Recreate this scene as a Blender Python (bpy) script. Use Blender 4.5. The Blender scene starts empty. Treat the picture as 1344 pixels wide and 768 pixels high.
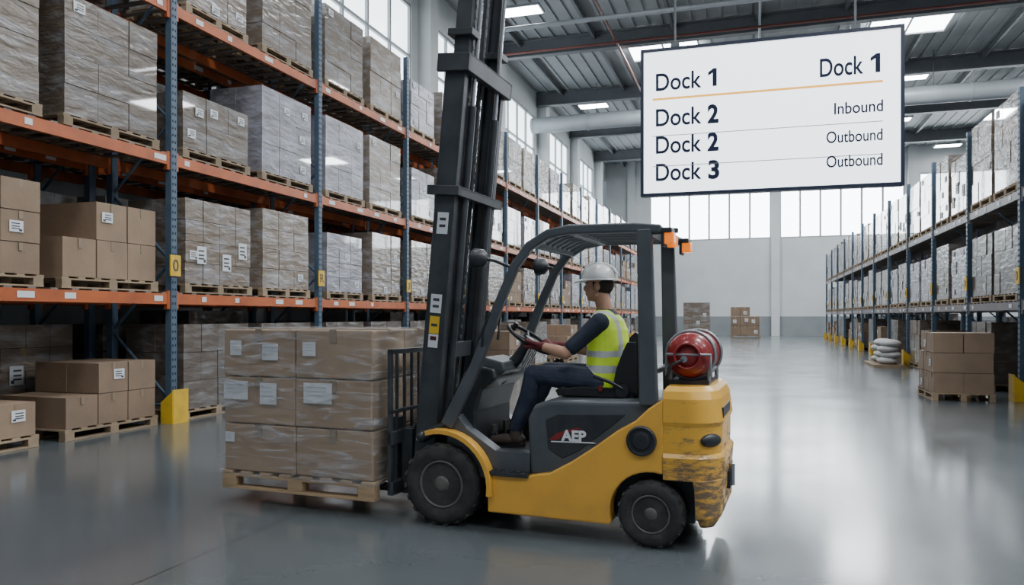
import bpy, math, random, bmesh
import numpy as np
from mathutils import Vector, Matrix, noise
random.seed(7)
V=Vector
TH=math.atan(0.318); CH=1.52; F=1000.0
RT=V((math.cos(TH),math.sin(TH),0)); FW=V((-math.sin(TH),math.cos(TH),0))
def W(px,d,z):
    p=RT*((px-672)/F*d)+FW*d
    return V((p.x,p.y,z))
# ---------------------------------------------------------------- materials
MATS={}
def M(name,col,rough=.5,metal=0,col2=None,vs=4,bump=0,bs=40,emis=None,es=1,coat=0,rnd=0,stretch=(1,1,1),lo=.35,hi=.65,rough2=None,dist=.02,spec=.5,rot=(0,0,0)):
    if name in MATS: return MATS[name]
    m=bpy.data.materials.new(name); m.use_nodes=True
    nt=m.node_tree; N=nt.nodes; L=nt.links; b=N['Principled BSDF']
    c=(*col,1)
    b.inputs['Base Color'].default_value=c; b.inputs['Roughness'].default_value=rough
    b.inputs['Metallic'].default_value=metal; b.inputs['Coat Weight'].default_value=coat
    b.inputs['Specular IOR Level'].default_value=spec
    tc=N.new('ShaderNodeTexCoord'); mp=N.new('ShaderNodeMapping'); mp.inputs['Scale'].default_value=stretch; mp.inputs['Rotation'].default_value=rot
    L.new(tc.outputs['Object'],mp.inputs[0])
    out=None
    if col2 is not None:
        n=N.new('ShaderNodeTexNoise'); n.inputs['Scale'].default_value=vs; n.inputs['Detail'].default_value=5
        L.new(mp.outputs[0],n.inputs['Vector'])
        r=N.new('ShaderNodeValToRGB'); r.color_ramp.elements[0].position=lo; r.color_ramp.elements[1].position=hi
        r.color_ramp.elements[0].color=c; r.color_ramp.elements[1].color=(*col2,1)
        L.new(n.outputs['Fac'],r.inputs[0]); out=r.outputs[0]
        if rough2 is not None:
            mr=N.new('ShaderNodeMapRange'); mr.inputs[1].default_value=lo; mr.inputs[2].default_value=hi
            mr.inputs[3].default_value=rough; mr.inputs[4].default_value=rough2
            L.new(n.outputs['Fac'],mr.inputs[0]); L.new(mr.outputs[0],b.inputs['Roughness'])
    if rnd:
        oi=N.new('ShaderNodeObjectInfo'); mr=N.new('ShaderNodeMapRange')
        mr.inputs[3].default_value=1-rnd; mr.inputs[4].default_value=1+rnd
        L.new(oi.outputs['Random'],mr.inputs[0])
        hs=N.new('ShaderNodeHueSaturation'); L.new(mr.outputs[0],hs.inputs['Value'])
        if out: L.new(out,hs.inputs['Color'])
        else: hs.inputs['Color'].default_value=c
        out=hs.outputs[0]
    if out: L.new(out,b.inputs['Base Color'])
    if bump:
        n2=N.new('ShaderNodeTexNoise'); n2.inputs['Scale'].default_value=bs; n2.inputs['Detail'].default_value=4; n2.inputs['Distortion'].default_value=.4
        L.new(mp.outputs[0],n2.inputs['Vector'])
        bp=N.new('ShaderNodeBump'); bp.inputs['Strength'].default_value=bump; bp.inputs['Distance'].default_value=dist
        L.new(n2.outputs['Fac'],bp.inputs['Height']); L.new(bp.outputs[0],b.inputs['Normal'])
    if emis:
        b.inputs['Emission Color'].default_value=(*emis,1); b.inputs['Emission Strength'].default_value=es
    MATS[name]=m; return m
M('concrete_wall',(.52,.54,.545),.8,col2=(.47,.49,.495),vs=.6)
M('wall_base',(.20,.22,.23),.7,col2=(.17,.19,.2),vs=.8)
M('ceiling_metal',(.27,.29,.30),.6,col2=(.22,.24,.25),vs=.5)
M('steel_dark',(.07,.08,.09),.5,col2=(.10,.11,.12),vs=3)
M('roof_steel',(.12,.13,.14),.5,col2=(.10,.11,.12),vs=2)
M('steel_gal',(.30,.32,.34),.4,metal=.6)
M('duct_metal',(.36,.39,.41),.45,metal=.2,col2=(.31,.34,.36),vs=1)
M('red_pipe',(.16,.05,.04),.45)
M('glass_bright',(.8,.85,.9),.3,emis=(.88,.95,1.0),es=10)
M('glass_side',(.8,.85,.9),.3,emis=(.82,.92,1.0),es=4)
M('skylight_panel',(.8,.85,.9),.3,emis=(.93,.97,1.0),es=12)
M('lamp_emit',(.9,.9,.9),.3,emis=(.95,.98,1.0),es=25)
M('mullion',(.28,.30,.31),.5)
M('orange_beam',(.48,.115,.03),.45,col2=(.33,.08,.025),vs=3,lo=.4,hi=.7)
M('blue_upright',(.055,.095,.15),.45,col2=(.08,.12,.165),vs=5)
M('grey_beam',(.13,.14,.17),.45,col2=(.20,.17,.15),vs=2)
M('hole',(.01,.012,.015),.8)
M('deck',(.17,.15,.13),.6)
M('safety_yellow',(.72,.46,.03),.45,col2=(.55,.34,.04),vs=6,lo=.45,hi=.75)
M('carton',(.26,.18,.118),.75,col2=(.205,.142,.095),vs=2.2,rnd=.22,bump=.15,bs=12)
M('carton_hero',(.37,.26,.165),.7,col2=(.31,.215,.138),vs=3,bump=.15,bs=12)
M('carton_wrapped',(.19,.15,.115),.26,col2=(.37,.37,.39),vs=3.4,rnd=.28,bump=.6,bs=6,stretch=(1,.6,2.0),rot=(.5,0,0),lo=.46,hi=.80,rough2=.15,dist=.04,coat=.9)  # lighter second colour paints film highlights and a bluish sheen over the cartons
M('carton_film',(.25,.24,.26),.26,col2=(.46,.46,.55),vs=3.2,rnd=.18,bump=.6,bs=6,stretch=(1,.6,2.0),rot=(-.4,0,0),lo=.4,hi=.78,rough2=.15,dist=.04,coat=.9)
M('carton_dark',(.11,.09,.075),.30,col2=(.22,.22,.22),vs=3.6,rnd=.15,bump=.55,bs=6,stretch=(1,.6,2.0),rot=(.4,0,0),lo=.48,hi=.8,dist=.035,coat=.8)
M('tape',(.25,.19,.13),.3)
M('label',(.66,.68,.70),.5)
M('ink',(.05,.05,.06),.6)
M('pallet_wood',(.52,.36,.21),.8,col2=(.38,.26,.15),vs=5,stretch=(1,6,6),bump=.2)
M('wood_dull',(.32,.235,.15),.8,col2=(.23,.17,.11),vs=5,rnd=.15)
M('sack',(.40,.40,.39),.6,bump=.4,bs=8)
M('fl_yellow',(.80,.42,.06),.32,col2=(.56,.30,.06),vs=3.5,lo=.46,hi=.85,coat=.3)
M('fl_grey',(.062,.072,.082),.42,col2=(.085,.095,.105),vs=4)
M('fl_dark',(.020,.023,.027),.42,col2=(.036,.038,.042),vs=6)
M('mast_black',(.026,.030,.036),.36,col2=(.05,.055,.06),vs=5)
M('rubber',(.020,.020,.022),.75,col2=(.05,.047,.044),vs=9,bump=.3,bs=30)
M('rim',(.075,.078,.08),.5,col2=(.14,.125,.11),vs=8)
M('seat_vinyl',(.014,.014,.016),.5,bump=.2,bs=60)
M('chrome',(.5,.5,.52),.22,metal=1)
M('tank_red',(.30,.018,.018),.36,col2=(.20,.015,.015),vs=4,coat=.3)
M('amber',(.9,.20,.02),.2,emis=(1,.22,.01),es=.8)
M('lamp_lens',(.55,.58,.6),.15,coat=.5)
M('white_paint',(.75,.76,.78),.4)
M('orange_ui',(.9,.45,.05),.5,emis=(1,.42,.04),es=1.0)
M('sign_frame',(.012,.018,.04),.35)
M('sign_text',(.010,.016,.045),.6,spec=.2)
M('ui_line',(.5,.53,.58),.5)
M('sign_screen',(.8,.85,.9),.4,emis=(.86,.92,1.0),es=2.4)
M('skin',(.50,.28,.185),.5,spec=.4)
M('hair',(.02,.014,.01),.7)
M('hivis',(.66,.88,.05),.55,col2=(.54,.76,.04),vs=12,emis=(.6,.9,.05),es=.10)
M('reflective',(.58,.60,.60),.3)
M('shirt_navy',(.014,.020,.036),.8,bump=.3,bs=25)
M('jeans',(.022,.030,.055),.85,col2=(.038,.047,.075),vs=10,bump=.3,bs=25)
M('boot',(.07,.05,.04),.7)
M('glove',(.12,.015,.017),.7)
M('helmet',(.80,.80,.78),.35,coat=.3)
M('eye',(.05,.04,.035),.3)
M('lip',(.38,.17,.13),.5)
def floor_mat():
    m=bpy.data.materials.new('polished_concrete'); m.use_nodes=True; nt=m.node_tree; N=nt.nodes; L=nt.links; b=N['Principled BSDF']
    tc=N.new('ShaderNodeTexCoord')
    n=N.new('ShaderNodeTexNoise'); n.inputs['Scale'].default_value=.45; n.inputs['Detail'].default_value=8; n.inputs['Roughness'].default_value=.65
    L.new(tc.outputs['Object'],n.inputs['Vector'])
    r=N.new('ShaderNodeValToRGB'); r.color_ramp.elements[0].position=.3; r.color_ramp.elements[1].position=.72
    r.color_ramp.elements[0].color=(.074,.086,.093,1); r.color_ramp.elements[1].color=(.104,.118,.126,1)
    L.new(n.outputs['Fac'],r.inputs[0])
    br=N.new('ShaderNodeTexBrick'); br.offset=0; br.inputs['Scale'].default_value=1
    br.inputs['Brick Width'].default_value=5.5; br.inputs['Row Height'].default_value=12.0; br.inputs['Mortar Size'].default_value=.008
    br.inputs['Color1'].default_value=(1,1,1,1); br.inputs['Color2'].default_value=(1,1,1,1); br.inputs['Mortar'].default_value=(.35,.35,.35,1)
    mp=N.new('ShaderNodeMapping'); mp.inputs['Location'].default_value=(3.35,-1.5,0); L.new(tc.outputs['Object'],mp.inputs[0]); L.new(mp.outputs[0],br.inputs['Vector'])
    mx=N.new('ShaderNodeMix'); mx.data_type='RGBA'; mx.blend_type='MULTIPLY'; mx.inputs[0].default_value=1
    L.new(r.outputs[0],mx.inputs[6]); L.new(br.outputs['Color'],mx.inputs[7]); L.new(mx.outputs[2],b.inputs['Base Color'])
    n2=N.new('ShaderNodeTexNoise'); n2.inputs['Scale'].default_value=.8; n2.inputs['Detail'].default_value=7
    L.new(tc.outputs['Object'],n2.inputs['Vector'])
    mr=N.new('ShaderNodeMapRange'); mr.inputs[1].default_value=.3; mr.inputs[2].default_value=.7; mr.inputs[3].default_value=.145; mr.inputs[4].default_value=.21
    L.new(n2.outputs['Fac'],mr.inputs[0]); L.new(mr.outputs[0],b.inputs['Roughness'])
    b.inputs['Specular IOR Level'].default_value=.8
    MATS['floor']=m
floor_mat()
def cw_mat():
    m=bpy.data.materials.new('fl_scuffed'); m.use_nodes=True; nt=m.node_tree; N=nt.nodes; L=nt.links; b=N['Principled BSDF']
    tc=N.new('ShaderNodeTexCoord'); sx=N.new('ShaderNodeSeparateXYZ'); L.new(tc.outputs['Object'],sx.inputs[0])
    mp=N.new('ShaderNodeMapping'); mp.inputs['Scale'].default_value=(1.2,1.2,4); mp.inputs['Rotation'].default_value=(.15,.1,0); L.new(tc.outputs['Object'],mp.inputs[0])
    n=N.new('ShaderNodeTexNoise'); n.inputs['Scale'].default_value=5; n.inputs['Detail'].default_value=9; n.inputs['Roughness'].default_value=.75; L.new(mp.outputs[0],n.inputs['Vector'])
    a=N.new('ShaderNodeMapRange'); a.inputs[1].default_value=.90; a.inputs[2].default_value=.45; a.inputs[3].default_value=-.13; a.inputs[4].default_value=.06
    L.new(sx.outputs['Z'],a.inputs[0])
    ad=N.new('ShaderNodeMath'); ad.operation='ADD'; L.new(n.outputs['Fac'],ad.inputs[0]); L.new(a.outputs[0],ad.inputs[1])
    r=N.new('ShaderNodeValToRGB'); e=r.color_ramp.elements; e[0].position=.47; e[0].color=(.76,.41,.055,1); e[1].position=.60; e[1].color=(.17,.12,.075,1)
    k=e.new(.53); k.color=(.50,.28,.07,1)
    L.new(ad.outputs[0],r.inputs[0]); L.new(r.outputs[0],b.inputs['Base Color'])
    mr=N.new('ShaderNodeMapRange'); mr.inputs[1].default_value=.5; mr.inputs[2].default_value=.6; mr.inputs[3].default_value=.33; mr.inputs[4].default_value=.7
    L.new(ad.outputs[0],mr.inputs[0]); L.new(mr.outputs[0],b.inputs['Roughness'])
    MATS['fl_scuffed']=m
cw_mat()
def wrap_mat():
    m=bpy.data.materials.new('stretch_film'); m.use_nodes=True; nt=m.node_tree; N=nt.nodes; L=nt.links
    b=N['Principled BSDF']; b.inputs['Base Color'].default_value=(.58,.60,.64,1); b.inputs['Roughness'].default_value=.10
    b.inputs['Specular IOR Level'].default_value=1
    tr=N.new('ShaderNodeBsdfTransparent'); mx=N.new('ShaderNodeMixShader'); o=N['Material Output']
    tc=N.new('ShaderNodeTexCoord'); mp=N.new('ShaderNodeMapping'); mp.inputs['Scale'].default_value=(.7,.7,4.0); mp.inputs['Rotation'].default_value=(0.1,.28,0)
    L.new(tc.outputs['Object'],mp.inputs[0])
    n=N.new('ShaderNodeTexNoise'); n.inputs['Scale'].default_value=3.6; n.inputs['Detail'].default_value=7; n.inputs['Distortion'].default_value=1.0; L.new(mp.outputs[0],n.inputs['Vector'])
    mr=N.new('ShaderNodeMapRange'); mr.inputs[1].default_value=.49; mr.inputs[2].default_value=.70; mr.inputs[3].default_value=.10; mr.inputs[4].default_value=.58
    L.new(n.outputs['Fac'],mr.inputs[0]); L.new(mr.outputs[0],mx.inputs[0])
    bp=N.new('ShaderNodeBump'); bp.inputs['Strength'].default_value=1; bp.inputs['Distance'].default_value=.04
    L.new(n.outputs['Fac'],bp.inputs['Height']); L.new(bp.outputs[0],b.inputs['Normal'])
    L.new(tr.outputs[0],mx.inputs[1]); L.new(b.outputs[0],mx.inputs[2]); L.new(mx.outputs[0],o.inputs[0])
    MATS['film']=m
wrap_mat()
# ---------------------------------------------------------------- mesh builder
class MB:
    def __init__(s): s.v=[];s.f=[];s.m=[];s.sm=[];s.prims=[]
    def add(s,vs,fs,mat,smooth=False):
        o=len(s.v); s.v+= [tuple(v) for v in vs]
        for f in fs: s.f.append([i+o for i in f]); s.m.append(mat); s.sm.append(smooth)
    def box(s,c,sz,mat,R=None):
        hx,hy,hz=[a/2 for a in sz]; c=V(c)
        vs=[V((x*hx,y*hy,z*hz)) for x in(-1,1) for y in(-1,1) for z in(-1,1)]
        if R is not None: vs=[R@v for v in vs]
        s.add([v+c for v in vs],[(0,1,3,2),(4,6,7,5),(0,4,5,1),(2,3,7,6),(0,2,6,4),(1,5,7,3)],mat)
    def bb(s,x0,x1,y0,y1,z0,z1,mat): s.box(((x0+x1)/2,(y0+y1)/2,(z0+z1)/2),(abs(x1-x0),abs(y1-y0),abs(z1-z0)),mat)
    def frame(s,ax):
        ax=ax.normalized(); u=V((0,0,1)) if abs(ax.z)<.9 else V((1,0,0)); a=ax.cross(u).normalized(); return a,ax.cross(a)
    def cyl(s,p0,p1,r0,mat,r1=None,n=14,steps=1,caps=True):
        p0=V(p0);p1=V(p1); r1=r0 if r1 is None else r1; a,b=s.frame(p1-p0); vs=[];fs=[]
        for k in range(steps+1):
            t=k/steps; c=p0.lerp(p1,t); r=r0+(r1-r0)*t
            for i in range(n):
                g=2*math.pi*i/n; vs.append(c+a*math.cos(g)*r+b*math.sin(g)*r)
        for k in range(steps):
            for i in range(n): fs.append((k*n+i,k*n+(i+1)%n,(k+1)*n+(i+1)%n,(k+1)*n+i))
        s.add(vs,fs,mat,True)
        if caps:
            s.add(vs[:n],[tuple(range(n))[::-1]],mat); s.add(vs[-n:],[tuple(range(n))],mat)
    def ell(s,c,r,mat,n=14,R=None):
        c=V(c); vs=[];fs=[];m=n//2+2
        if not hasattr(r,'__len__'): r=(r,r,r)
        s.prims.append(('e',tuple(c),tuple(r),mat))
        vs.append(V((0,0,r[2])))
        for j in range(1,m):
            t=math.pi*j/m
            for i in range(n):
                g=2*math.pi*i/n; vs.append(V((r[0]*math.sin(t)*math.cos(g),r[1]*math.sin(t)*math.sin(g),r[2]*math.cos(t))))
        vs.append(V((0,0,-r[2])))
        for i in range(n): fs.append((0,1+i,1+(i+1)%n))
        for j in range(m-2):
            for i in range(n): fs.append((1+j*n+i,1+(j+1)*n+i,1+(j+1)*n+(i+1)%n,1+j*n+(i+1)%n))
        e=len(vs)-1
        for i in range(n): fs.append((e,1+(m-2)*n+(i+1)%n,1+(m-2)*n+i))
        if R is not None: vs=[R@v for v in vs]
        s.add([v+c for v in vs],fs,mat,True)
    def chain(s,pts,rs,mat,n=14,st=6):
        for i in range(len(pts)-1):
            s.cyl(pts[i],pts[i+1],rs[i],mat,rs[i+1],n=n,steps=st,caps=True); s.prims.append(('c',tuple(pts[i]),tuple(pts[i+1]),rs[i],rs[i+1],mat))
        for p,r in zip(pts,rs): s.ell(p,r,mat,n=n)
    def tube(s,pts,r,mat,n=8,closed=False):
        pts=[V(p) for p in pts]; vs=[];fs=[];k=len(pts); pa=None
        for i,p in enumerate(pts):
            if closed: t=(pts[(i+1)%k]-pts[i-1])
            else: t=(pts[min(i+1,k-1)]-pts[max(i-1,0)])
            t.normalize()
            if pa is None: a,b=s.frame(t)
            else: a=(pa-t*pa.dot(t)).normalized(); b=t.cross(a)
            pa=a
            for j in range(n):
                g=2*math.pi*j/n; vs.append(p+a*math.cos(g)*r+b*math.sin(g)*r)
        for i in range(k if closed else k-1):
            for j in range(n): fs.append((i*n+j,i*n+(j+1)%n,((i+1)%k)*n+(j+1)%n,((i+1)%k)*n+j))
        s.add(vs,fs,mat,True)
        if not closed:
            s.add(vs[:n],[tuple(range(n))],mat); s.add(vs[-n:],[tuple(range(n))],mat)
    def sweep(s,pts,w,h,mat,side=(0,1,0)):
        pts=[V(p) for p in pts]; sd=V(side); k=len(pts); vs=[];fs=[]
        for i,p in enumerate(pts):
            if i==0: t=(pts[1]-pts[0]).normalized(); sc=1
            elif i==k-1: t=(pts[-1]-pts[-2]).normalized(); sc=1
            else:
                t1=(pts[i]-pts[i-1]).normalized(); t2=(pts[i+1]-pts[i]).normalized(); t=(t1+t2).normalized(); sc=1/max(.5,t.dot(t1))
            nn=sd.cross(t).normalized()
            hh=h[i] if hasattr(h,'__len__') else h
            for a,b in((-1,-1),(1,-1),(1,1),(-1,1)): vs.append(p+sd*(a*w/2)+nn*(b*hh/2*sc))
        for i in range(k-1):
            for j in range(4): fs.append((i*4+j,i*4+(j+1)%4,(i+1)*4+(j+1)%4,(i+1)*4+j))
        fs.append((3,2,1,0)); fs.append(tuple(range((k-1)*4,k*4)))
        s.add(vs,fs,mat)
    def prism(s,poly,y0,y1,mat):
        n=len(poly); vs=[(x,y0,z) for x,z in poly]+[(x,y1,z) for x,z in poly]
        fs=[tuple(range(n)),tuple(range(2*n-1,n-1,-1))]
        for i in range(n): fs.append((i,n+i,n+(i+1)%n,(i+1)%n))
        s.add(vs,fs,mat)
    def lathe(s,prof,c,mat,ax=(0,1,0),n=32,smooth=True):
        c=V(c); ax=V(ax).normalized(); a,b=s.frame(ax); vs=[];fs=[];k=len(prof)
        for r,h in prof:
            for i in range(n):
                g=2*math.pi*i/n; vs.append(c+ax*h+a*math.cos(g)*r+b*math.sin(g)*r)
        for j in range(k-1):
            for i in range(n): fs.append((j*n+i,j*n+(i+1)%n,(j+1)*n+(i+1)%n,(j+1)*n+i))
        s.add(vs,fs,mat,smooth)
        if prof[0][0]>1e-4: s.add(vs[:n],[tuple(range(n))],mat)
        if prof[-1][0]>1e-4: s.add(vs[-n:],[tuple(range(n))],mat)
    def loft(s,secs,mat,smooth=True,cap=True):
        n=len(secs[0]); vs=[p for q in secs for p in q]; fs=[]
        for k in range(len(secs)-1):
            for i in range(n): fs.append((k*n+i,k*n+(i+1)%n,(k+1)*n+(i+1)%n,(k+1)*n+i))
        s.add(vs,fs,mat,smooth)
        if cap:
            s.add(secs[0],[tuple(range(n))[::-1]],mat); s.add(secs[-1],[tuple(range(n))],mat)
    def mesh(s,name):
        me=bpy.data.meshes.new(name); me.from_pydata(s.v,[],s.f)
        names=[]
        for x in s.m:
            if x not in names: names.append(x)
        for x in names: me.materials.append(MATS[x])
        ix={x:i for i,x in enumerate(names)}
        me.polygons.foreach_set('material_index',[ix[x] for x in s.m])
        me.polygons.foreach_set('use_smooth',s.sm)
        me.update()
        bm=bmesh.new(); bm.from_mesh(me); bmesh.ops.recalc_face_normals(bm,faces=bm.faces); bm.to_mesh(me); bm.free()
        return me
    def obj(s,name,parent=None,bevel=0,seg=2,loc=None,rot=None):
        o=bpy.data.objects.new(name,s.mesh(name)); bpy.context.scene.collection.objects.link(o)
        if parent: o.parent=parent
        if bevel:
            b=o.modifiers.new('b','BEVEL'); b.width=bevel; b.segments=seg; b.limit_method='ANGLE'; b.angle_limit=math.radians(40)
        if loc: o.location=loc
        if rot: o.rotation_euler=rot
        return o
def empty(name,loc=(0,0,0),rz=0):
    e=bpy.data.objects.new(name,None); e.location=loc; e.rotation_euler=(0,0,rz); bpy.context.scene.collection.objects.link(e); return e
def text(body,name,size,mat,parent,mtx,align='LEFT',bold=0,ext=.002,fit=None):
    c=bpy.data.curves.new(name,'FONT'); c.body=body; c.size=size; c.align_x=align; c.extrude=ext; c.offset=bold
    c.materials.append(MATS[mat]); o=bpy.data.objects.new(name,c); bpy.context.scene.collection.objects.link(o)
    if fit:
        bpy.context.view_layer.update(); k=fit/max(o.dimensions.x,1e-4); mtx=mtx@Matrix.Diagonal((k,1,1,1))
    o.parent=parent; o.matrix_local=mtx; return o
# ---------------------------------------------------------------- shell
XL,XR,Y0,Y1,H=-11.6,25.0,-10.0,62.0,14.0
b=MB(); b.bb(XL-.3,XR+.3,Y0,Y1+.3,-.2,0,'floor'); b.obj('floor')
b=MB(); b.bb(XL-.3,XR+.3,Y0,Y1+.3,H,H+.2,'ceiling_metal')
x=XL
while x<XR:
    b.bb(x,x+.12,Y0,Y1,H-.06,H,'ceiling_metal'); x+=.6
b.obj('ceiling')
WZ0,WZ1=9.0,12.6
cols=[1.6+8*k for k in range(8)]+[65.6]
b=MB(); b.bb(XL-.25,XL,Y0,Y1,0,WZ0,'concrete_wall'); b.bb(XL-.25,XL,Y0,Y1,WZ1,H,'concrete_wall')
for cy in [-6.4]+cols[:-1]:
    b.bb(XL-.25,XL,cy-.9,cy+.9,WZ0,WZ1,'concrete_wall'); b.bb(XL,XL+.5,cy-.35,cy+.35,0,H,'concrete_wall')
b.obj('wall_left')
wn=1
ys=[-6.4]+cols[:-1]
for i in range(len(ys)-1):
    a,c=ys[i]+.9,ys[i+1]-.9
    b=MB(); b.bb(XL-.18,XL-.14,a,c,WZ0,WZ1,'glass_side')
    n=4
    for k in range(n+1): yy=a+(c-a)*k/n; b.bb(XL-.14,XL-.04,yy-.05,yy+.05,WZ0,WZ1,'mullion')
    for zz in(WZ0+.05,WZ0+1.75,WZ1-.05): b.bb(XL-.14,XL-.05,a,c,zz-.05,zz+.05,'mullion')
    b.obj('window_%d'%wn); wn+=1
FZ0,FZ1=7.5,12.0
b=MB(); b.bb(XL,XR,Y1,Y1+.3,1.5,FZ0,'concrete_wall'); b.bb(XL,XR,Y1,Y1+.3,0,1.5,'wall_base'); b.bb(XL,XR,Y1,Y1+.3,FZ1,H,'concrete_wall')
spans=[(-8.0,1.2),(1.9,10.5),(11.5,20)]
px=XL
for a,c in spans: b.bb(px,a,Y1,Y1+.3,FZ0,FZ1,'concrete_wall'); px=c
b.bb(px,XR,Y1,Y1+.3,FZ0,FZ1,'concrete_wall')
for xx in(-9.5,1.55,11,20.5): b.bb(xx-.3,xx+.3,Y1-.35,Y1,0,H,'concrete_wall')
b.obj('wall_back')
for a,c in spans:
    b=MB(); b.bb(a,c,Y1+.15,Y1+.2,FZ0,FZ1,'glass_bright'); n=6
    for k in range(n+1): xx=a+(c-a)*k/n; b.bb(xx-.07,xx+.07,Y1+.03,Y1+.15,FZ0,FZ1,'mullion')
    for zz in(FZ0+.06,FZ1-.06): b.bb(a,c,Y1+.04,Y1+.15,zz-.06,zz+.06,'mullion')
    b.obj('window_%d'%wn); wn+=1
b=MB(); b.bb(XR,XR+.3,Y0,Y1,0,H,'concrete_wall'); b.obj('wall_right')
for yy in [1+8*k for k in range(-1,8)]:
    b=MB(); b.bb(XL+.01,XR-.01,yy-.18,yy+.18,H-.12,H-.06,'roof_steel'); b.bb(XL+.01,XR-.01,yy-.02,yy+.02,H-.75,H-.1,'roof_steel'); b.bb(XL+.01,XR-.01,yy-.18,yy+.18,H-.80,H-.74,'roof_steel'); b.obj('roof_beam')
x=XL+1.5
while x<XR:
    b=MB(); b.bb(x-.06,x+.06,Y0,Y1-.01,H-.32,H-.08,'roof_steel'); b.obj('roof_purlin'); x+=3.4
b=MB(); b.cyl((XL+.02,40,11.9),(XR-.02,40,11.9),.42,'duct_metal',n=20)
k=XL+.1
while k<XR-.1: b.cyl((k,40,11.9),(k+.06,40,11.9),.45,'duct_metal',n=20); k+=3
for k in(-8,0,8,16,22): b.cyl((k,40,12.3),(k,40,H),.02,'steel_dark',n=6)
b.obj('ventilation_duct')
for p0,p1,r,mt in(((XL+.55,28,12.6),(XR-.05,28,12.6),.09,'duct_metal'),((XL+.55,31.5,12.9),(XR-.05,31.5,12.9),.05,'red_pipe'),((-5.5,Y0,13.0),(-5.5,Y1-.4,13.0),.05,'red_pipe'),((.2,Y0,13.0),(.2,Y1-.4,13.0),.05,'duct_metal'),((XL+.55,19.5,12.9),(XR-.05,19.5,12.9),.05,'red_pipe')):
    b=MB(); b.cyl(p0,p1,r,mt); b.obj('sprinkler_pipe')
def area(name,loc,sx,sy,e,col=(.92,.965,1.0),rot=(0,0,0)):
    l=bpy.data.lights.new(name,'AREA'); l.shape='RECTANGLE'; l.size=sx; l.size_y=sy; l.energy=e; l.color=col
    o=bpy.data.objects.new(name,l); o.location=loc; o.rotation_euler=rot; bpy.context.scene.collection.objects.link(o); return o
for yy,es in((-3,(130,480,500)),(6,(360,1250,900)),(20,(700,1050,800)),(34.8,(1200,1250,900)),(52,(1300,1300,1000))):  # out-of-view rows near the camera are added for foreground light, dimmer at left
    for xx,k in zip((-3.9,6.1,16),es):
        b=MB(); b.bb(xx-1.5,xx+1.5,yy-1.3,yy+1.3,H-.40,H-.36,'skylight_panel')
        b.bb(xx-1.58,xx+1.58,yy-1.38,yy-1.3,H-.46,H-.3,'mullion'); b.bb(xx-1.58,xx+1.58,yy+1.3,yy+1.38,H-.46,H-.3,'mullion')
        for q in(-1.54,0,1.54): b.bb(xx+q-.04,xx+q+.04,yy-1.3,yy+1.3,H-.44,H-.36,'mullion')
        b.obj('skylight'); area('skylight_glow',(xx,yy,H-.47),2.9,2.5,k)
for (xx,yy) in((-8.7,42.6),(7.4,42.3),(12.9,60),(-2,54),(1.2,46),(12,30),(8.2,51.2),(-8.7,28.5),(12.2,46),(4.0,59.5)):
    b=MB(); b.bb(xx-.85,xx+.85,yy-.45,yy+.45,H-.56,H-.45,'mullion'); b.bb(xx-.78,xx+.78,yy-.38,yy+.38,H-.58,H-.56,'lamp_emit')
    for q in(-.6,.6): b.cyl((xx+q,yy,H-.45),(xx+q,yy,H-.06),.012,'steel_dark',n=5)
    b.obj('high_bay_lamp')
# ---------------------------------------------------------------- pallet loads
def add_pallet(b,w,d,mat,z0=0,cx=0,cy=0):
    nb=7
    for i in range(nb):
        y=cy-w/2+.05+(w-.1)*i/(nb-1); b.box((cx,y,z0+.13),(d,.10,.02),mat)
    for i in(-1,0,1):
        b.box((cx+i*(d/2-.05),cy,z0+.11),(.10,w,.02),mat); b.box((cx+i*(d/2-.05),cy,z0+.01),(.10,w,.02),mat)
        for j in(-1,0,1): b.box((cx+i*(d/2-.05),cy+j*(w/2-.07),z0+.06),(.10,.13,.08),mat)
def label(b,x,y,z,sx,w=.16,h=.12):
    b.box((x,y,z),(.006,w,h),'label')
    for q in(.25,0,-.2): b.box((x+sx*.003,y-w*.06,z+q*h),(.003,w*.6,h*.09),'ink')
    b.box((x+sx*.003,y+w*.3,z-.32*h),(.003,w*.22,h*.18),'ink')
def load(name,w,d,h,ny,nz,mat,lab=.3,miss=(),big=False,seed=0,nx=2):
    R=random.Random(seed); b=MB(); add_pallet(b,w,d,'wood_dull')
    wr=mat!='carton'
    bw=w-.06; bd=d-.04; cy=bw/ny; cz=(h-.14)/nz; cx=bd/nx
    for k in range(nz):
        for j in range(ny):
            if (j,k) in miss: continue
            for i in range(nx):
                jj=R.uniform(-.008,.008)
                b.box((-bd/2+cx*(i+.5)+jj,-bw/2+cy*(j+.5)+R.uniform(-.003,.003),.14+cz*(k+.5)),(cx-.004,cy-(.007 if wr else .012),cz-(.005 if wr else .008)),mat)
            for sx in(-1,1):
                x=sx*(bd/2+.008); yy=-bw/2+cy*(j+.5); zz=.14+cz*(k+.5)
                if mat=='carton': b.box((x-sx*.004,yy,zz+cz*.36),(.005,.05,cz*.25),'tape')
                if R.random()<lab: label(b,x,yy+R.uniform(-.2,.2)*cy,zz+R.uniform(-.2,.15)*cz,sx,min(.17,cy*.5),min(.13,cz*.45))
    if big:
        for sx in(-1,1):
            for q in(-.28,.1,.36): label(b,sx*(bd/2+.012),q*bw,h*R.uniform(.3,.6),sx,.2,.26)
    return b.mesh(name)
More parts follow.
